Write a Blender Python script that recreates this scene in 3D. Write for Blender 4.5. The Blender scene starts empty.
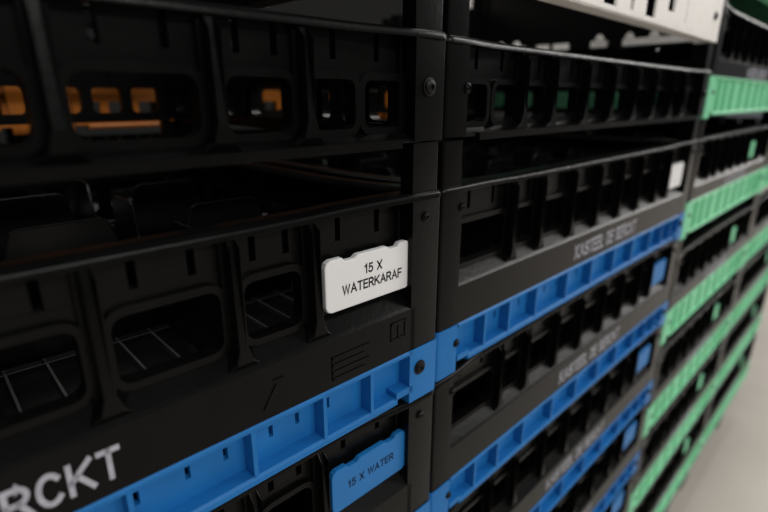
import bpy, bmesh, math, random
from mathutils import Vector, Matrix

S = 0.21                       # one working unit in metres (crate is 2.85 units = 0.6 m wide)
FLOOR = -5.5                   # floor height in units, camera at height 0
SC = bpy.context.scene
COL = SC.collection
random.seed(4)

# ------------------------------------------------------------------ camera
def make_camera():
    p, y, r = math.radians(17.6234), math.radians(43.603), math.radians(.15)
    s, c = math.sin, math.cos
    F = Vector((s(y) * c(p), c(y) * c(p), -s(p)))
    R0 = Vector((c(y), -s(y), 0)); U0 = R0.cross(F)
    R = R0 * c(r) + U0 * s(r); U = U0 * c(r) - R0 * s(r)
    cam = bpy.data.cameras.new('camera')
    o = bpy.data.objects.new('camera', cam); COL.objects.link(o)
    o.matrix_world = Matrix(((R.x, U.x, -F.x, 0), (R.y, U.y, -F.y, 0), (R.z, U.z, -F.z, 0), (0, 0, 0, 1)))
    cam.sensor_width = 36.0
    cam.lens = 500 / 768 * 36
    cam.clip_start = 0.01; cam.clip_end = 100
    cam.dof.use_dof = True
    cam.dof.focus_distance = 1.45 * S
    cam.dof.aperture_fstop = 4.4
    SC.camera = o
make_camera()

# ------------------------------------------------------------------ world, lamps, exposure
w = bpy.data.worlds.new('hall_ambient'); SC.world = w; w.use_nodes = True
bg = w.node_tree.nodes['Background']
bg.inputs['Color'].default_value = (.93, .96, 1.0, 1)
bg.inputs['Strength'].default_value = 0.10
SC.view_settings.view_transform = 'Standard'
SC.view_settings.look = 'None'
SC.view_settings.exposure = 0.0
SC.view_settings.gamma = 1.0
SC.view_settings.use_curve_mapping = False

def ceiling_lamp(name, x, y, z, sx, sy, watts, color=(1, .975, .945)):
    li = bpy.data.lights.new(name, 'AREA'); li.shape = 'RECTANGLE'
    li.size = sx; li.size_y = sy; li.energy = watts; li.color = color
    o = bpy.data.objects.new(name, li); COL.objects.link(o); o.location = (x, y, z)
for i in range(5):                                   # tubes along the aisle, further down it than the camera
    ceiling_lamp('aisle_lamp', 3.9 + 2.2 * i, -1.5, 2.1, 2.1, .5, 80)
for i in range(2):                                   # added fill lights behind the camera, brighten the tags and fronts
    ceiling_lamp('front_fill', -1.0 + 1.9 * i, -3.3, 2.3, 1.5, .35, 85)
for i in range(2):                                   # added fill lights above the stacks, brighten collar studs and back row
    ceiling_lamp('stack_fill', 0.0 + 1.9 * i, .32, 2.3, 1.5, .35, 32)

# ------------------------------------------------------------------ materials
def material(name, color, rough=.4, spec=.35, noise=.12, scale=60, bump=.02, coat=0):
    m = bpy.data.materials.new(name); m.use_nodes = True
    nt = m.node_tree; b = nt.nodes['Principled BSDF']
    tc = nt.nodes.new('ShaderNodeTexCoord')
    n = nt.nodes.new('ShaderNodeTexNoise'); n.inputs['Scale'].default_value = scale
    n.inputs['Detail'].default_value = 4
    nt.links.new(tc.outputs['Object'], n.inputs['Vector'])
    ramp = nt.nodes.new('ShaderNodeValToRGB')
    lo = tuple(c * (1 - noise) for c in color); hi = tuple(min(1, c * (1 + noise)) for c in color)
    ramp.color_ramp.elements[0].position = .3; ramp.color_ramp.elements[0].color = (*lo, 1)
    ramp.color_ramp.elements[1].position = .7; ramp.color_ramp.elements[1].color = (*hi, 1)
    nt.links.new(n.outputs['Fac'], ramp.inputs['Fac'])
    nt.links.new(ramp.outputs['Color'], b.inputs['Base Color'])
    b.inputs['Roughness'].default_value = rough
    b.inputs['Specular IOR Level'].default_value = spec
    if bump:
        n2 = nt.nodes.new('ShaderNodeTexNoise'); n2.inputs['Scale'].default_value = scale * 6
        nt.links.new(tc.outputs['Object'], n2.inputs['Vector'])
        bp = nt.nodes.new('ShaderNodeBump'); bp.inputs['Strength'].default_value = bump; bp.inputs['Distance'].default_value = .002
        nt.links.new(n2.outputs['Fac'], bp.inputs['Height']); nt.links.new(bp.outputs['Normal'], b.inputs['Normal'])
    return m
BLACK = material('black_plastic', (.0028, .0028, .0027), .30, .13, .25, 40, .06)
BOLT = material('black_bolt_plastic', (.005, .005, .005), .45, .2)
BLUE = material('blue_plastic', (.013, .155, .44), .45, .2, .06)
GREEN = material('mint_green_plastic', (.22, .66, .38), .45, .35, .06)
ORANGE = material('orange_plastic', (.27, .078, .003), .45, .35, .08)
WHITE = material('white_plastic', (.86, .83, .79), .5, .3, .03)
TAGWHITE = material('white_tag_plastic', (.80, .80, .80), .5, .3, .02)
TAGBLUE = material('blue_tag_plastic', (.013, .165, .46), .45, .35, .05)
TAGGREEN = material('green_tag_plastic', (.22, .66, .38), .45, .35, .05)
PRINT = material('pale_grey_print', (.42, .42, .47), .6, .2, .15, 200)
INK = material('dark_ink', (.012, .012, .012), .6, .2, .05)
INKBLUE = material('dark_blue_ink', (.004, .014, .05), .6, .2, .05)
GRID = material('grid_highlight_plastic', (.03, .03, .03), .3, .4, .1)  # lighter than the black plastic: highlights on the bars put into the colour
DIV = material('divider_plastic', (.003, .0032, .0034), .28, .4, .1)
RUBBER = material('grey_caster_rubber', (.06, .06, .06), .6, .3)
STEEL = material('caster_steel', (.35, .35, .36), .35, .5)
CONCRETE = material('floor_concrete', (.40, .365, .325), .55, .3, .06, 3, .05)
BACKDROP = material('backdrop_dark', (.012, .012, .012), .8, .2, .05, 8, .05)  # near black, for the added backdrop

# ------------------------------------------------------------------ mesh helpers (units)
class MB:
    def __init__(self): self.v = []; self.f = []
    def add(self, vs, fs):
        n = len(self.v); self.v += [tuple(p) for p in vs]; self.f += [tuple(i + n for i in q) for q in fs]
    def box(self, x0, x1, y0, y1, z0, z1):
        if x1 <= x0 or y1 <= y0 or z1 <= z0: return
        self.add([(x0, y0, z0), (x1, y0, z0), (x1, y1, z0), (x0, y1, z0), (x0, y0, z1), (x1, y0, z1), (x1, y1, z1), (x0, y1, z1)],
                 [(0, 3, 2, 1), (4, 5, 6, 7), (0, 1, 5, 4), (1, 2, 6, 5), (2, 3, 7, 6), (3, 0, 4, 7)])
    def prism(self, poly, axis, a0, a1):
        """poly: 2-D outline; axis 'x': (y,z) outline, 'y': (x,z), 'z': (x,y)"""
        n = len(poly)
        def P(q, a): return {'x': (a, q[0], q[1]), 'y': (q[0], a, q[1]), 'z': (q[0], q[1], a)}[axis]
        vs = [P(q, a0) for q in poly] + [P(q, a1) for q in poly]
        fs = [tuple(range(n))[::-1], tuple(range(n, 2 * n))] + [(i, (i + 1) % n, n + (i + 1) % n, n + i) for i in range(n)]
        self.add(vs, fs)
    def plate_hole(self, x0, x1, z0, z1, hx0, hx1, hz0, hz1, r, y0, y1, lip=.014, k=3):
        """vertical plate with one rounded opening and a raised lip round it"""
        cs = [(hx1 - r, hz1 - r, 0, (x1, z1)), (hx0 + r, hz1 - r, 90, (x0, z1)), (hx0 + r, hz0 + r, 180, (x0, z0)), (hx1 - r, hz0 + r, 270, (x1, z0))]
        hole, outer, dirs = [], [], []
        for cx, cz, a, oc in cs:
            for i in range(k + 1):
                t = math.radians(a + 90 * i / k); d = (math.cos(t), math.sin(t))
                hole.append((cx + r * d[0], cz + r * d[1])); outer.append(oc); dirs.append(d)
        n = len(hole); vs = []
        for y in (y0, y1):
            vs += [(p[0], y, p[1]) for p in hole] + [(p[0], y, p[1]) for p in outer]
        # raised lip
        L = .02
        vs += [(p[0], y0 - lip, p[1]) for p in hole] + [(p[0] + d[0] * L, y0 - lip, p[1] + d[1] * L) for p, d in zip(hole, dirs)] + [(p[0] + d[0] * L, y0, p[1] + d[1] * L) for p, d in zip(hole, dirs)]
        fs = []
        for i in range(n):
            j = (i + 1) % n
            fs += [(i, j, n + j, n + i), (2 * n + j, 2 * n + i, 3 * n + i, 3 * n + j), (4 * n + i, 4 * n + j, 2 * n + j, 2 * n + i),
                   (4 * n + j, 4 * n + i, 5 * n + i, 5 * n + j), (5 * n + j, 5 * n + i, 6 * n + i, 6 * n + j)]
        self.add(vs, fs)
        self.box(x0, x1, y0 + 1e-4, y1 - 1e-4, z1 - .002, z1); 
    def mesh(self, name, mat, smooth=None, bevel=0):
        me = bpy.data.meshes.new(name)
        me.from_pydata([(x * S, y * S, z * S) for x, y, z in self.v], [], self.f)
        bm = bmesh.new(); bm.from_mesh(me)
        bmesh.ops.remove_doubles(bm, verts=bm.verts, dist=1e-6)
        bmesh.ops.dissolve_degenerate(bm, edges=bm.edges, dist=1e-6)
        bmesh.ops.recalc_face_normals(bm, faces=bm.faces)
        if bevel:
            es = [e for e in bm.edges if len(e.link_faces) == 2 and e.calc_face_angle(0) > .9]
            bmesh.ops.bevel(bm, geom=es, offset=bevel * S, segments=2, profile=.6, affect='EDGES', clamp_overlap=True)
        if smooth:
            for f in bm.faces: f.smooth = True
            for e in bm.edges:
                if len(e.link_faces) == 2: e.smooth = e.calc_face_angle(0) < smooth
                else: e.smooth = False
        bm.to_mesh(me); bm.free()
        me.materials.append(mat)
        return me

def part(name, me, parent, loc=(0, 0, 0), rz=0, label=None, rot=None):
    o = bpy.data.objects.new(name, me); COL.objects.link(o)
    o.location = [c * S for c in loc]
    o.rotation_euler = rot if rot else (0, 0, rz)
    o.parent = parent
    if label: o['label'] = label
    return o

def thing(name, label, cat, loc, rz=0, group=None):
    o = bpy.data.objects.new(name, None); COL.objects.link(o)
    o.empty_display_size = .05
    o.location = [c * S for c in loc]; o.rotation_euler = (0, 0, rz)
    o['label'] = label; o['category'] = cat
    if group: o['group'] = group
    return o

def arc(cx, cy, rx, ry, a0, a1, n=8):
    return [(cx + rx * math.cos(math.radians(a0 + (a1 - a0) * i / n)), cy + ry * math.sin(math.radians(a0 + (a1 - a0) * i / n))) for i in range(n + 1)]
GLYPH = {   # centre-line strokes on a box `w` wide and 1 high
    'K': (.62, [[(0, 0), (0, 1)], [(.6, 1), (0, .38)], [(.2, .58), (.62, 0)]]),
    'A': (.66, [[(0, 0), (.33, 1), (.66, 0)], [(.12, .34), (.54, .34)]]),
    'S': (.56, [arc(.28, .75, .27, .25, 20, 270) + arc(.28, .25, .28, .25, 90, -165)]),
    'T': (.58, [[(0, 1), (.58, 1)], [(.29, 1), (.29, 0)]]),
    'E': (.5, [[(.5, 1), (0, 1), (0, 0), (.5, 0)], [(0, .53), (.46, .53)]]),
    'L': (.46, [[(0, 1), (0, 0), (.46, 0)]]),
    'D': (.58, [[(0, 0), (0, 1), (.25, 1)] + arc(.25, .5, .33, .5, 90, -90) + [(0, 0)]]),
    'B': (.54, [[(0, 0), (0, 1), (.28, 1)] + arc(.28, .77, .24, .23, 90, -90) + [(0, .54)], [(.28, .54)] + arc(.28, .27, .27, .27, 90, -90) + [(0, 0)]]),
    'R': (.58, [[(0, 0), (0, 1), (.3, 1)] + arc(.3, .74, .26, .26, 90, -90) + [(0, .48)], [(.32, .48), (.58, 0)]]),
    'C': (.6, [arc(.31, .5, .31, .5, 42, 318, 14)]),
    'W': (.86, [[(0, 1), (.21, 0), (.43, 1), (.65, 0), (.86, 1)]]),
    'F': (.48, [[(0, 0), (0, 1), (.48, 1)], [(0, .52), (.43, .52)]]),
    'X': (.6, [[(0, 0), (.6, 1)], [(0, 1), (.6, 0)]]),
    '1': (.3, [[(0, .78), (.22, 1), (.22, 0)]]),
    '5': (.52, [[(.48, 1), (.1, 1), (.04, .52)] + arc(.24, .33, .28, .33, 125, -150, 12)]),
    ' ': (.22, []),
}
_text_cache = {}
def text_mesh(body, height, mat, sx=.82, stroke=.17, gap=.26):
    """flat printed lettering, centred, facing -y, drawn with square-ended strokes"""
    k = (body, height, mat.name, sx, stroke)
    if k in _text_cache: return _text_cache[k]
    m = MB(); x = 0; hw = stroke / 2
    for ch in body:
        wd, lines = GLYPH[ch]
        for ln in lines:
            pts = [(x + px, hw + py * (1 - stroke)) for px, py in ln]
            n = len(pts); left, right = [], []
            for i in range(n):
                p = Vector(pts[i])
                d0 = (p - Vector(pts[i - 1])).normalized() if i else None
                d1 = (Vector(pts[i + 1]) - p).normalized() if i < n - 1 else None
                d0 = d0 or d1; d1 = d1 or d0
                if i == 0: p = p - d1 * hw * .9
                if i == n - 1: p = p + d0 * hw * .9
                nn = Vector((-d0.y - d1.y, d0.x + d1.x))
                if nn.length < 1e-4: nn = Vector((-d0.y, d0.x))
                nn.normalize(); c = max(.45, nn.dot(Vector((-d0.y, d0.x))))
                left.append(p + nn * hw / c); right.append(p - nn * hw / c)
            vs = [(q.x, 0, q.y) for q in left] + [(q.x, 0, q.y) for q in right]
            m.add(vs, [(i, n + i, n + i + 1, i + 1) for i in range(n - 1)])
        x += wd + gap
    tot = x - gap
    m.v = [((px - tot / 2) * height * sx, py, (pz - .5) * height) for px, py, pz in m.v]
    me = m.mesh('lettering', mat); _text_cache[k] = me
    return me

# ------------------------------------------------------------------ crate geometry
W, D, COLW, REC, TH = 2.85, 1.95, .13, .055, .028
RIBS = (.48, .705, 1.0, 1.28)            # measured from each end of a long wall

def bays(L):
    h = L / 2
    if L > 2.5: xs = [COLW] + list(RIBS)
    else: xs = [COLW, .42, .70]
    left = [-h + x for x in xs]; right = [-x for x in left[::-1]]
    if L > 2.5: left[0] = -h + .112
    return left + right

def wall_mesh(L, z_base, z_sf, z_sb, h0, h1, z_rim, blank_end=False, double_end=False, ribs=False, step=False):
    """one wall, outer face on y=0 facing -y, centred on x"""
    m = MB(); xs = bays(L); h = L / 2
    a, b = xs[0] - .02, xs[-1] + .02
    # smooth lower band with the sloping sill on top, back of it hollow
    lower = z_base
    m.prism([(0, lower), (0, z_sf - .008), (.008, z_sf), (REC, z_sb), (REC + TH, z_sb), (REC + TH, lower)], 'x', a, b)
    if step:                                  # thin lip along the bottom edge, cut short before the corner
        m.box(a + .08, b - .08, -.012, .03, lower - .012, lower + .012)
    zt = h1 + .035
    y0, y1 = REC, REC + TH
    n = len(xs) - 1
    for i in range(n):
        x0, x1 = xs[i], xs[i + 1]
        wide = x1 - x0
        if blank_end and i == n - 1:
            m.box(x0, x1, y0, y1, z_sb, zt)
        elif double_end and i in (0, n - 1):
            mid = (x0 + x1) / 2
            for q0, q1 in ((x0, mid), (mid, x1)):
                m.plate_hole(q0, q1, z_sb, zt, q0 + (.024 if i else .03), q1 - (.010 if i else .018), h0, h1, .022, y0, y1)
        else:
            m.plate_hole(x0, x1, z_sb, zt, x0 + .03, x1 - .03, h0, h1, .028, y0, y1)
        # upper solid zone with two narrow hook slots
        sl = [x0 + wide * .30, x0 + wide * .72] if wide > .2 else [x0 + wide * .5]
        cur = x0
        m.box(x0, x1, y0, y1, zt, zt + .012)
        for q in sl:
            m.box(cur, q - .009, y0, y1, zt + .012, z_rim - .02); cur = q + .009
        m.box(cur, x1, y0, y1, zt + .012, z_rim - .02)
        # slim frame line beside each rib
        m.box(x0 + .012, x0 + .022, y0 - .014, y0, z_sb, z_rim - .03)
        m.box(x1 - .022, x1 - .012, y0 - .014, y0, z_sb, z_rim - .03)
    if not ribs:
        for x in xs[1:-1]:
            m.box(x - .011, x + .011, .004, REC + .002, z_sf, z_rim - .02)
    return m

def rib_mesh(z_sf, z_sb, z_rim):
    """moulded upright from sill to rim with a flared foot; local x centred"""
    m = MB(); w0 = .012
    prof = [(.05, z_sf - .004), (.024, z_sf + .022), (w0, z_sf + .06), (w0, z_rim - .05), (w0, z_rim - .022)]
    pts = [(-x, z) for x, z in prof] + [(x, z) for x, z in prof[::-1]]
    n = len(pts)
    vs = [(x, .004 + (.0 if abs(x) < .03 else .012) + max(0, min(1, (z - z_rim + .05) / .03)) * .032, z) for x, z in pts] + [(x, REC + .004, max(z, z_sb - .004)) for x, z in pts]
    fs = [tuple(range(n)), tuple(range(n, 2 * n))[::-1]] + [(i, n + i, n + (i + 1) % n, (i + 1) % n) for i in range(n)]
    m.add(vs, fs)
    return m

def rim_mesh(z, th=.022, zsag=0, sag=.03, out=.004, inn=.088):
    """continuous top lip all round; dips a little between the corners"""
    m = MB(); r = .018
    path = []
    hx, hy = W / 2 + out, D / 2 + out
    def smooth(t): t = max(0, min(1, t)); return t * t * (3 - 2 * t)
    def side(p, q, n, nrm):
        L = (Vector(q) - Vector(p)).length
        for i in range(n + 1):
            t = i / n; t = .5 - .5 * math.cos(math.pi * t)
            d = min(t, 1 - t) * L
            b = sag * smooth((d - .05) / .30); path.append((p[0] + (q[0] - p[0]) * t - nrm[0] * b, p[1] + (q[1] - p[1]) * t - nrm[1] * b, -zsag * smooth((d - .05) / .5), nrm))
    c = r
    side((-hx + c, -hy), (hx - c, -hy), 26, (0, -1)); path.append((hx - c * .29, -hy + c * .29, 0, (.707, -.707)))
    side((hx, -hy + c), (hx, hy - c), 16, (1, 0)); path.append((hx - c * .29, hy - c * .29, 0, (.707, .707)))
    side((hx - c, hy), (-hx + c, hy), 26, (0, 1)); path.append((-hx + c * .29, hy - c * .29, 0, (-.707, .707)))
    side((-hx, hy - c), (-hx, -hy + c), 16, (-1, 0)); path.append((-hx + c * .29, -hy + c * .29, 0, (-.707, -.707)))
    prof = [(0, -th), (0, -.008), (.008, 0), (inn - .006, 0), (inn, -.008), (inn, -th * .7), (.03, -th * .7), (.022, -th)]
    n, k = len(path), len(prof); vs = []
    for x, y, dz, nm in path:
        f = 1.414 if abs(nm[0]) > .1 and abs(nm[1]) > .1 else 1
        for d, q in prof:
            vs.append((x - nm[0] * d * f, y - nm[1] * d * f, z + dz + q))
    fs = []
    for i in range(n):
        j = (i + 1) % n
        for a in range(k):
            b = (a + 1) % k
            fs.append((i * k + a, j * k + a, j * k + b, i * k + b))
    m.add(vs, fs)
    return m

def corner_poly(inset=0, w=COLW, r=.012, wx=None):
    """column plan, outer corner towards (-x,-y) at origin"""
    i = inset
    arc = [(i + r - r * math.cos(math.radians(t)), i + r - r * math.sin(math.radians(t))) for t in (0, 30, 60, 90)]
    return arc + [(wx or w, i), (wx or w, .05 + i), (.05 + i, .05 + i), (.05 + i, w), (i, w)]

CORNERS = [(-W / 2, -D / 2, 0), (W / 2, -D / 2, math.pi / 2), (W / 2, D / 2, math.pi), (-W / 2, D / 2, -math.pi / 2)]

def base_mesh(H, rows, rec=.045, win=False):
    """coloured base: corner columns, top and bottom lips, recessed plate with small slots; ribs on the sides and back"""
    m = MB()
    for cx, cy, a in CORNERS:
        ca, sa = math.cos(a), math.sin(a)
        poly = [(cx + (x * ca - y * sa), cy + (x * sa + y * ca)) for x, y in corner_poly(-.004, .135, .014, wx=.112 if a == 0 else None)]
        m.prism(poly, 'z', 0, H)
    for (L, off, a) in ((W, D / 2, 0), (D, W / 2, math.pi / 2), (W, D / 2, math.pi), (D, W / 2, -math.pi / 2)):
        t = MB(); h = L / 2 - .12
        t.prism([(-.001, H - .016), (-.004, H - .013), (-.004, H - .005), (.001, H), (.06, H), (.06, H - .016)], 'x', -h, h)                              # top lip
        t.prism([(.0, .018), (-.004, .022), (-.004, .037), (.002, .044), (.06, .044), (.06, .018)], 'x', -h + .07, h - .07)                   # bottom lip
        t.box(-h, -h + .075, -.004, .05, .040, .064); t.box(h - .075, h, -.004, .05, .040, .064)   # raised step by the corners
        if win:                                                        # wide openings between the ribs in the lower half
            e = [-L / 2 + q for q in (.14, .30, .48, .705, 1.0, 1.28)]; e = [x for x in e if x < -.02]
            e = e + [-x for x in e[::-1]]
            holes = [(q0 + .025, q1 - .025) for q0, q1 in zip(e[:-1], e[1:])]
            bands = [(.06, .178, holes)]
        else:
            sl = [x for x in [-L / 2 + q for q in ((.437, .545, .63, .762, .86, .978, 1.1, 1.2) if rec > .03 else (.25, .55, .62, 1.1))] if x < -.05]
            holes = [(x - .0065, x + .0065) for x in sl + [-x for x in sl[::-1]]]
            bands = [(r0, r0 + .036, holes) for r0 in rows]
        zc = .04
        for b0, b1, hs in bands:
            t.box(-h, h, rec, rec + .02, zc, b0); zc = b1; cur = -h
            for x0, x1 in hs:
                t.box(cur, x0, rec, rec + .02, b0, b1); cur = x1
            t.box(cur, h, rec, rec + .02, b0, b1)
        t.box(-h, h, rec, rec + .02, zc, H - .012)
        if a != 0:
            for x in [-L / 2 + q for q in (.3, .48, .705, 1.0)] + [L / 2 - q for q in (.3, .48, .705, 1.0)]:
                t.box(x - .007, x + .007, 0, .05, .044, H - .016)
        ca, sa = math.cos(a), math.sin(a)
        m.add([((x) * ca - (y - off) * sa, (x) * sa + (y - off) * ca, z) for x, y, z in t.v], t.f)
    return m

def grid_floor_mesh(z):
    m = MB(); x0, x1, y0, y1 = -W / 2 + .09, W / 2 - .09, -D / 2 + .09, D / 2 - .09
    x = x0
    while x <= x1 + .001:
        m.box(x - .0035, x + .0035, y0, y1, z - .02, z); x += (x1 - x0) / 26
    y = y0
    for i in range(7):
        yy = y0 + (y1 - y0) * i / 6
        m.box(x0, x1, yy - .0035, yy + .0035, z - .02, z - .001)
    return m

def bolt_mesh(r, d):
    m = MB(); k = 14; rings = [(r * 1.25, 0), (r * 1.25, .004), (r, .005), (r * .92, d * .7), (r * .6, d), (r * .35, d), (r * .3, d * .6)]
    vs = [(q * math.cos(2 * math.pi * i / k), -y, q * math.sin(2 * math.pi * i / k)) for q, y in rings for i in range(k)]
    fs = [(a * k + i, a * k + (i + 1) % k, (a + 1) * k + (i + 1) % k, (a + 1) * k + i) for a in range(len(rings) - 1) for i in range(k)]
    fs += [tuple(range((len(rings) - 1) * k, len(rings) * k)), tuple(range(k))[::-1]]
    m.add(vs, fs); return m

def tag_mesh(w_, h_):
    m = MB(); a, b, r = w_ / 2, h_ / 2, .020
    d = .011
    pts = [(-a + r, -b), (a - r, -b), (a - r * .3, -b + r * .3), (a, -b + r), (a, b - r), (a - r * .3, b - r * .3), (a - r, b),
           (a * .70, b), (a * .64, b - d), (a * .46, b - d), (a * .38, b - d * .2), (-a * .30, b - d * .2), (-a * .38, b - d), (-a * .58, b - d), (-a * .64, b),
           (-a + r, b), (-a + r * .3, b - r * .3), (-a, b - r), (-a, -b + r), (-a + r * .3, -b + r * .3)]
    m.prism(pts, 'y', -.02, 0)
    return m

class Kind:
    """the shared meshes of one kind of crate"""
    def __init__(s, H, z_sf, z_sb, h0, h1, z_rim, z_top, rows, base_mat, zsag=0):
        s.H, s.z_sf, s.z_sb, s.z_rim, s.z_top = H, z_sf, z_sb, z_rim, z_top
        s.front = wall_mesh(W, H, z_sf, z_sb, h0, h1, z_rim, blank_end=True, ribs=True).mesh('front_wall', BLACK, bevel=.003)
        s.back = wall_mesh(W, H, z_sf, z_sb, h0, h1, z_rim).mesh('back_wall', BLACK)
        s.side = wall_mesh(D, H, z_sf, z_sb, h0, h1, z_rim).mesh('side_wall', BLACK)
        s.rib = rib_mesh(z_sf, z_sb, z_rim).mesh('rib', BLACK, bevel=.004)
        s.rim = rim_mesh(z_rim, zsag=zsag).mesh('rim', BLACK, smooth=1.2)
        p = MB(); p.prism(corner_poly(), 'z', H - .004, z_rim - .012); s.post = p.mesh('corner_post', BLACK, smooth=.7)
        p = MB(); p.prism(corner_poly(wx=.110), 'z', H - .004, z_rim - .012); s.post_slim = p.mesh('corner_post', BLACK, smooth=.7)
        s.base = base_mesh(H, rows, .045 if H < .25 else .014, win=base_mat is ORANGE).mesh('base_band', base_mat, smooth=.7)
        r = MB(); r.box(-.006, .006, -.002, .05 if H < .25 else .016, .040, H - .014); s.baserib = r.mesh('base_rib', base_mat)
        s.grid = grid_floor_mesh(H + .02).mesh('grid_floor', GRID)
        p = MB(); p.box(-W / 2 + .09, W / 2 - .09, -D / 2 + .09, D / 2 - .09, H - .015, H + .002); s.sheet = p.mesh('floor_sheet', BLACK)
        if z_top > z_rim + .02:
            p = MB(); p.prism(corner_poly(.008, .125), 'z', z_rim - .01, z_top); s.leg = p.mesh('corner_riser', BLACK, smooth=.7)
            p = MB(); p.prism(corner_poly(.008, .125, wx=.106), 'z', z_rim - .01, z_top); s.leg_slim = p.mesh('corner_riser', BLACK, smooth=.7)
        else: s.leg = None
LOW = dict(H=.195, z_sf=.352, z_sb=.395, h0=.405, h1=.558, z_rim=.688)
BIG = dict(H=.283, z_sf=.395, z_sb=.44, h0=.45, h1=.60, z_rim=.737)
BOLT_BIG = bolt_mesh(.021, .014).mesh('bolt', BOLT, smooth=.6)
BOLT_SMALL = bolt_mesh(.013, .010).mesh('bolt', BLACK, smooth=.6)
KINDS = {
    'blue_tall': Kind(**dict(LOW, z_rim=.71), z_top=.858, zsag=.012, rows=[.10], base_mat=BLUE),
    'blue': Kind(**LOW, z_top=.688, rows=[.10], base_mat=BLUE),
    'green': Kind(**BIG, z_top=.882, rows=[.20], base_mat=GREEN),
    'orange': Kind(**BIG, z_top=.882, rows=[.20], base_mat=ORANGE),
}
TAGS = {'white': tag_mesh(.332, .154).mesh('name_tag', TAGWHITE, bevel=.004),
        'blue': tag_mesh(.325, .160).mesh('name_tag', TAGBLUE, bevel=.004),
        'white_small': tag_mesh(.28, .165).mesh('name_tag', TAGWHITE, bevel=.004),
        'blue_small': tag_mesh(.28, .165).mesh('name_tag', TAGBLUE, bevel=.004),
        'green': tag_mesh(.25, .16).mesh('name_tag', TAGGREEN, bevel=.004)}
TEXTLINE = 'KASTEEL DE BERCKT'

def stack_frame(cx, cy, rz):
    """centre of a stack whose front-left bottom corner is (cx, cy)"""
    c, s = math.cos(rz), math.sin(rz)
    return (cx + W / 2 * c - D / 2 * s, cy + W / 2 * s + D / 2 * c)

def make_crate(kind, frame, z, rz, label, group=None, tag=None, tag_x=None, tag_text=None, bolts=True, rear=False, print_=True, emboss=False):
    K = KINDS[kind]
    t = thing('stacking_crate', label, 'crate', (frame[0], frame[1], z), rz, group)
    f = part('front_wall', K.front, t, (0, -D / 2, 0))
    if not rear:
        for x in bays(W)[1:-1]: part('rib', K.rib, f, (x, 0, 0))
    part('back_wall', K.back, t, (0, D / 2, 0), math.pi)
    part('side_wall', K.side, t, (W / 2, 0, 0), math.pi / 2)
    part('side_wall', K.side, t, (-W / 2, 0, 0), -math.pi / 2)
    part('rim', K.rim, t)
    for cx, cy, a in CORNERS:
        part('corner_post', K.post_slim if a == 0 else K.post, t, (cx, cy, 0), a)
        if K.leg: part('corner_riser', K.leg_slim if a == 0 else K.leg, t, (cx, cy, 0), a)
    b = part('base_band', K.base, t, label=None)
    if not rear:
        for q in (.3, .48, .705, 1.0, 1.28):
            for s in (-1, 1): part('base_rib', K.baserib, b, (s * (W / 2 - q), -D / 2, 0))
    part('grid_floor', K.grid, t); part('floor_sheet', K.sheet, t)
    if bolts and not rear:
        for x, x2 in ((W / 2 - .074, W / 2 - .088), (-W / 2 + .106, -W / 2 + .108)):
            part('bolt', BOLT_SMALL, t, (x, -D / 2, K.z_rim - .075))
            part('bolt', BOLT_BIG if x > 0 else BOLT_SMALL, t, (x2, -D / 2 - .003, K.H * .62), label='black bolt in the coloured base')
    if print_ and not rear:
        zc = (K.H + K.z_sf) / 2 - .006
        part('lettering', text_mesh(TEXTLINE, .077, PRINT, .79, .17), t, (.024, -D / 2 - .001, zc), label='pale grey printed lettering')
    if emboss:
        e1 = MB(); e2 = MB(); e3 = MB()
        e1.box(-.08, -.076, -.003, .002, -.036, .038)
        for i in range(4): e1.box(-.08, .06 - .02 * (i % 2), -.003, .002, .03 - .022 * i, .036 - .022 * i)
        for a0, a1, b0, b1 in ((.15, .215, .005, .010), (.15, .215, .06, .065), (.15, .155, .005, .065), (.21, .215, .005, .065), (.18, .185, .005, .05)): e2.box(a0, a1, -.003, .002, b0, b1)
        e3.prism([(-.30, -.03), (-.285, -.03), (-.25, .02), (-.235, .01), (-.235, .045), (-.27, .045), (-.26, .032)], 'y', -.003, .002)
        for e in (e1, e2, e3): part('embossed_mark', e.mesh('embossed_mark', BLACK), t, (W / 2 - .37, -D / 2, .255), label='raised moulded mark')
    if tag:
        x = tag_x if tag_x is not None else W / 2 - .283
        g = part('name_tag', TAGS[tag], t, (x, -D / 2 + REC - .016, (.49 if K.H < .25 else .532)), label='%s plastic name tag' % tag.split('_')[0])
        if tag_text:
            mat = INK if tag == 'white' else INKBLUE
            for i, line in enumerate(tag_text):
                n = len(tag_text)
                part('tag_lettering', text_mesh(line, .030, mat, .92, .175, .24), g, (.009 if n > 1 else .002, -.0205, ((n - 1) / 2 - i) * .045 + .003), label='dark printed lettering')
    return t

def ring_meshes():
    z0 = 0
    d = {}
    zr = .47
    args = dict(z_base=.168, z_sf=.178, z_sb=.200, h0=.212, h1=.335, z_rim=zr)
    d['front'] = wall_mesh(W, **args, double_end=True, ribs=True, step=True).mesh('front_wall', BLACK, bevel=.003)
    d['back'] = wall_mesh(W, **args, double_end=True).mesh('back_wall', BLACK)
    d['side'] = wall_mesh(D, **args).mesh('side_wall', BLACK)
    d['rib'] = rib_mesh(.178, .200, zr).mesh('rib', BLACK, bevel=.004)
    d['rim'] = rim_mesh(zr).mesh('rim', BLACK, smooth=1.2)
    p = MB(); p.prism(corner_poly(), 'z', .170, zr - .012); d['post'] = p.mesh('corner_post', BLACK, smooth=.7)
    p = MB(); p.prism(corner_poly(wx=.110), 'z', .170, zr - .012); d['post_slim'] = p.mesh('corner_post', BLACK, smooth=.7)
    return d
RING = ring_meshes()
def make_leg(z0, z1, wx=None):
    p = MB(); p.prism(corner_poly(.008, .125, wx=wx), 'z', z0, z1); return p.mesh('corner_riser', BLACK, smooth=.7)
RING_LEG = make_leg(.455, .63)
RING_LEG_SLIM = make_leg(.455, .63, .106)

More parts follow.
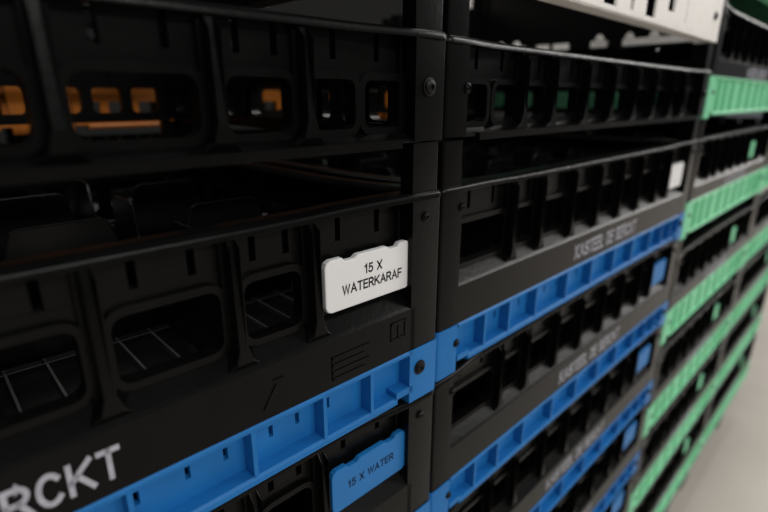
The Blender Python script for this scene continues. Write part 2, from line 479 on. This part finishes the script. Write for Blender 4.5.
def make_ring(frame, z, rz, label):
    t = thing('crate_collar', label, 'crate collar', (frame[0], frame[1], z + .17), rz, 'black collars on top of the front stacks')
    o = -.17
    f = part('front_wall', RING['front'], t, (0, -D / 2, o))
    for x in bays(W)[1:-1]: part('rib', RING['rib'], f, (x, 0, 0))
    part('back_wall', RING['back'], t, (0, D / 2, o), math.pi)
    part('side_wall', RING['side'], t, (W / 2, 0, o), math.pi / 2)
    part('side_wall', RING['side'], t, (-W / 2, 0, o), -math.pi / 2)
    part('rim', RING['rim'], t, (0, 0, o))
    for cx, cy, a in CORNERS:
        part('corner_post', RING['post_slim' if a == 0 else 'post'], t, (cx, cy, o), a)
        part('corner_riser', RING_LEG_SLIM if a == 0 else RING_LEG, t, (cx, cy, o), a)
    for x in (W / 2 - .075, -W / 2 + .104): part('bolt', BOLT_BIG if x > 0 else BOLT_SMALL, t, (x, -D / 2, .15))
    return t

def white_wall(L, wins):
    m = MB(); h = L / 2 - .10; T = .012
    H = .55
    m.box(-h, h, 0, T, 0, .028); m.box(-h, h, 0, T, H - .03, H)
    m.box(-h, h, 0, .08, -.0, .012)
    cur = -h
    for x0, x1, zb in wins:
        m.box(cur, x0, 0, T, .028, H - .03); m.box(x0, x1, 0, T, .028, zb); cur = x1
    m.box(cur, h, 0, T, .028, H - .03)
    return m
WW = [(-1.2, -1.07, .03), (-.95, -.83, .03), (-.68, -.55, .03), (-.395, -.26, .03), (-.105, -.066, .035), (.09, .225, .03), (.395, .50, .085), (.695, .708, .05)]
def wall_white_meshes():
    d = {'front': white_wall(W, WW).mesh('front_wall', WHITE, bevel=.004)}
    b = MB(); b.box(-W / 2 + .1, W / 2 - .1, 0, .03, .40, .55); d['back'] = b.mesh('back_wall', WHITE)
    # sides: a black panel carrying a broken white bottom rail with short studs
    h = D / 2 - .1
    d['segments'] = []
    for a0, a1, studs in ((.10, .60, (.39, .56)), (.72, .84, (.78,)), (1.03, 1.15, ()), (1.20, 1.30, ()), (1.42, 1.85, (1.5, 1.65))):
        for sx in (1, -1):
            m = MB(); m.box(a0 - D / 2, a1 - D / 2, .0, .05, .015, .06)
            for c in studs: m.prism([(c - D / 2 - .035, .05), (c - D / 2 + .035, .05), (c - D / 2 + .018, .095), (c - D / 2, .105), (c - D / 2 - .018, .095)], 'y', .0, .05)
            m.v = [(x * sx, y, z) for x, y, z in m.v]
            d['segments'].append((sx, m.mesh('rail_segment', WHITE)))
    r = MB(); r.box(-h, h, -.004, .02, .01, .55); d['rail'] = r.mesh('side_panel', BLACK)
    p = MB(); p.prism(corner_poly(), 'z', 0, .55); d['post'] = p.mesh('corner_post', WHITE, smooth=.7)
    d['post_dark'] = p.mesh('corner_post', BLACK, smooth=.7)
    return d
WR = wall_white_meshes()
def make_white_ring(frame, z, rz, label):
    t = thing('crate_collar', label, 'crate collar', (frame[0], frame[1], z), rz, 'white slotted collars on top of the front stacks')
    part('front_wall', WR['front'], t, (0, -D / 2, 0)); part('back_wall', WR['back'], t, (0, D / 2, 0), math.pi)
    for sx, me in WR['segments']: part('rail_segment', me, t, (sx * W / 2, 0, 0), sx * math.pi / 2)
    for sx in (-1, 1): part('side_panel', WR['rail'], t, (sx * W / 2, 0, 0), sx * math.pi / 2, label='black side panel')
    for i, (cx, cy, a) in enumerate(CORNERS): part('corner_post', WR['post'] if i < 2 else WR['post_dark'], t, (cx, cy, 0), a, label=None if i < 2 else 'black rear corner post')
    for s in (-1, 1): part('bolt', BOLT_BIG, t, (s * (W / 2 - .15), -D / 2, .145), label='black bolt')
    return t

def fin_outline(c, w_, z0, z1):
    a = w_ / 2; r = .03
    return [(c - a - .03, z0), (c - a, z1 - r), (c - a + r * .3, z1 - r * .3), (c - a + r, z1), (c + a - r, z1), (c + a - r * .3, z1 - r * .3), (c + a, z1 - r), (c + a + .03, z0)]

def make_divider(frame, z, rz, label):
    """drop-in divider of crossing strips, three rows of five cells, a raised fin in each cell side"""
    t = thing('crate_divider', label, 'divider', (frame[0], frame[1], z), rz, 'cell dividers inside the top crates')
    px = (W - .26) / 5; top = .425; fin = .63 - .225
    cx = [-W / 2 + .13 + px * (i + .5) for i in range(5)]
    py = (D - .26) / 3; cy = [-D / 2 + .13 + py * (i + .5) for i in range(3)]
    m = MB(); m.box(cx[0] - px / 2, cx[-1] + px / 2, -.006, .006, 0, .27)
    for c in cx: m.prism(fin_outline(c, .27, .26, fin), 'y', -.006, .006)
    row = m.mesh('divider_strip', DIV, bevel=.0045)
    m = MB(); m.box(-.006, .006, cy[0] - py / 2, cy[-1] + py / 2, 0, .27)
    for c in cy: m.prism(fin_outline(c, .22, .26, fin), 'x', -.006, .006)
    colm = m.mesh('divider_strip', DIV, bevel=.0045)
    for i in range(2): part('divider_strip', row, t, (0, cy[i] + py / 2, 0))
    for i in range(4): part('divider_strip', colm, t, (cx[i] + px / 2, 0, 0))
    return t

def dolly(frame, z_top, rz, label):
    t = thing('transport_dolly', label, 'dolly', (frame[0], frame[1], FLOOR), rz, 'dollies under the crate stacks')
    hgt = z_top - FLOOR
    m = MB(); a, b = W / 2 - .07, D / 2 - .05
    for y in (-b, b - .12): m.box(-a, a, y, y + .12, hgt - .3, hgt)
    for x in (-a, a - .12): m.box(x, x + .12, -b + .12, b - .12, hgt - .3, hgt)
    m.box(-a + .12, a - .12, -.08, .08, hgt - .25, hgt - .02)
    part('frame', m.mesh('frame', BLACK, bevel=.015), t)
    r = min(.28, (hgt - .36) / 2); wm = MB(); k = 20
    vs = [(r * math.cos(2 * math.pi * i / k), y, r + r * math.sin(2 * math.pi * i / k)) for y in (-.06, .06) for i in range(k)]
    wm.add(vs, [tuple(range(k))[::-1], tuple(range(k, 2 * k))] + [(i, (i + 1) % k, k + (i + 1) % k, k + i) for i in range(k)])
    wheel = wm.mesh('wheel', RUBBER, smooth=.6, bevel=.01)
    fm = MB()
    for y in (-.085, .07): fm.prism([(-.05, r), (.05, r), (.12, hgt - .3), (-.12, hgt - .3)], 'y', y, y + .015)
    fm.box(-.14, .14, -.11, .11, hgt - .32, hgt - .295)
    fork = fm.mesh('caster_fork', STEEL)
    for sx in (-1, 1):
        for sy in (-1, 1):
            c = part('caster', fork, t, (sx * (W / 2 - .42), sy * (D / 2 - .22), 0), label='steel caster fork')
            part('wheel', wheel, c)
    return t

# ------------------------------------------------------------------ setting
def plane_obj(name, verts, mat):
    m = MB(); m.add(verts, [(0, 1, 2, 3)])
    o = part(name, m.mesh(name, mat), None); o['kind'] = 'structure'; return o
def slab(name, box, mat):
    m = MB(); m.box(*box); o = part(name, m.mesh(name, mat), None); o['kind'] = 'structure'; return o
slab('floor', (-30, 90, -30, 14, FLOOR - .3, FLOOR), CONCRETE)
slab('dark_backdrop', (-30, 60, 14, 14.5, FLOOR, 14), BACKDROP)  # added backdrop behind the back row, keeps the gaps dark

# ------------------------------------------------------------------ stacks
YAW = math.radians(1.1)
ORD = ['first', 'second', 'third', 'fourth', 'fifth', 'sixth', 'seventh', 'eighth']
# left stack
FL = stack_frame(-1.648, 1.0, 0)
PIT = .688
PITM = .70
zL = -.985
make_crate('blue_tall', FL, zL, 0, 'black open crate with blue base and white 15 X WATERKARAF tag, nearest the viewer', None, 'white', None, ['15 X', 'WATERKARAF'], emboss=True)
make_divider(FL, zL + .225, 0, 'dark cell divider with rounded fins inside the nearest white-tagged crate')
make_crate('blue', FL, zL - PIT, 0, 'black crate with blue 15 X WATER tag, directly under the white-tagged crate', 'lower crates of the left stack', 'blue', W / 2 - .288, ['15 X WATER'])
for i in range(2, 6):
    make_crate('blue', FL, zL - PIT * i, 0, 'black crate with blue base, %s from the top of the left stack' % ORD[i], 'lower crates of the left stack')
dolly(FL, zL - PIT * 5, 0, 'black wheeled dolly under the left crate stack')
make_ring(FL, -.292, 0, 'black slotted collar on top of the nearest left crate, orange showing through it')
make_ring(FL, .18, 0, 'second black slotted collar of the left stack, just over the upper frame edge')
# middle stack
MX, MY = 1.242, 1.03
FM = stack_frame(MX, MY, YAW)
zM = -.992
make_crate('blue_tall', FM, zM, YAW, 'black crate with blue base and small white tag, topmost of the middle stack', None, 'white_small', W / 2 - .31)
make_divider(FM, zM + .225, YAW, 'dark cell divider inside the topmost blue-based crate of the middle stack')
for i in range(1, 6):
    make_crate('blue', FM, zM - PITM * i, YAW, 'black crate with blue base and tag, %s from top of middle stack' % ORD[i], 'lower crates of the middle stack', 'blue_small', W / 2 - .31)
dolly(FM, zM - PITM * 5, YAW, 'black wheeled dolly under the middle crate stack')
make_ring(FM, -.292, YAW, 'black slotted collar on the middle stack, green showing through its openings')
make_white_ring(FM, .352, YAW, 'white slotted collar on top of the middle stack, at the upper frame edge')
# green stacks
c, s = math.cos(YAW), math.sin(YAW)
GX, GY = MX + (W + .012) * c, MY + (W + .012) * s
GP = .882
def green_stack(frame, z1, names):
    for i in range(-1, 6):
        make_crate('green', frame, z1 - GP * i, YAW, 'black mint-green-based crate, %s of the %s' % (
            ['topmost', 'second from the top', 'third from the top', 'fourth from the top', 'fifth from the top', 'sixth from the top', 'lowest'][i + 1], names),
            'green-based crates', 'green', .66)
    dolly(frame, z1 - GP * 5, YAW, 'black wheeled dolly under the %s' % names)
FG = stack_frame(GX, GY, YAW)
green_stack(FG, -.137, 'green stack beside the blue stack')
FG2 = stack_frame(GX + (W + .012) * c, GY + (W + .012) * s, YAW)
green_stack(FG2, -.137, 'far green stack at right end')
# back row seen through the openings
def back_stack(frame, z1, rz, kind, where, n):
    for i in range(n):
        make_crate(kind, frame, z1 - GP * i, rz, 'black %s-based crate of the %s, %s from top' % (kind, where, ORD[i]), 'back row crates', rear=True)
    dolly(frame, z1 - GP * (n - 1), rz, 'black wheeled dolly under the %s' % where)
BY = 1.0 + D + .6
back_stack(stack_frame(-2.23, BY, 0), -.209, 0, 'orange', 'back row stack at far left', 5)
back_stack(stack_frame(.68, BY, 0), -.209, 0, 'orange', 'stack behind the left', 5)
back_stack(stack_frame(3.6, BY + .03, YAW), -.15, YAW, 'green', 'stack behind the middle one', 5)
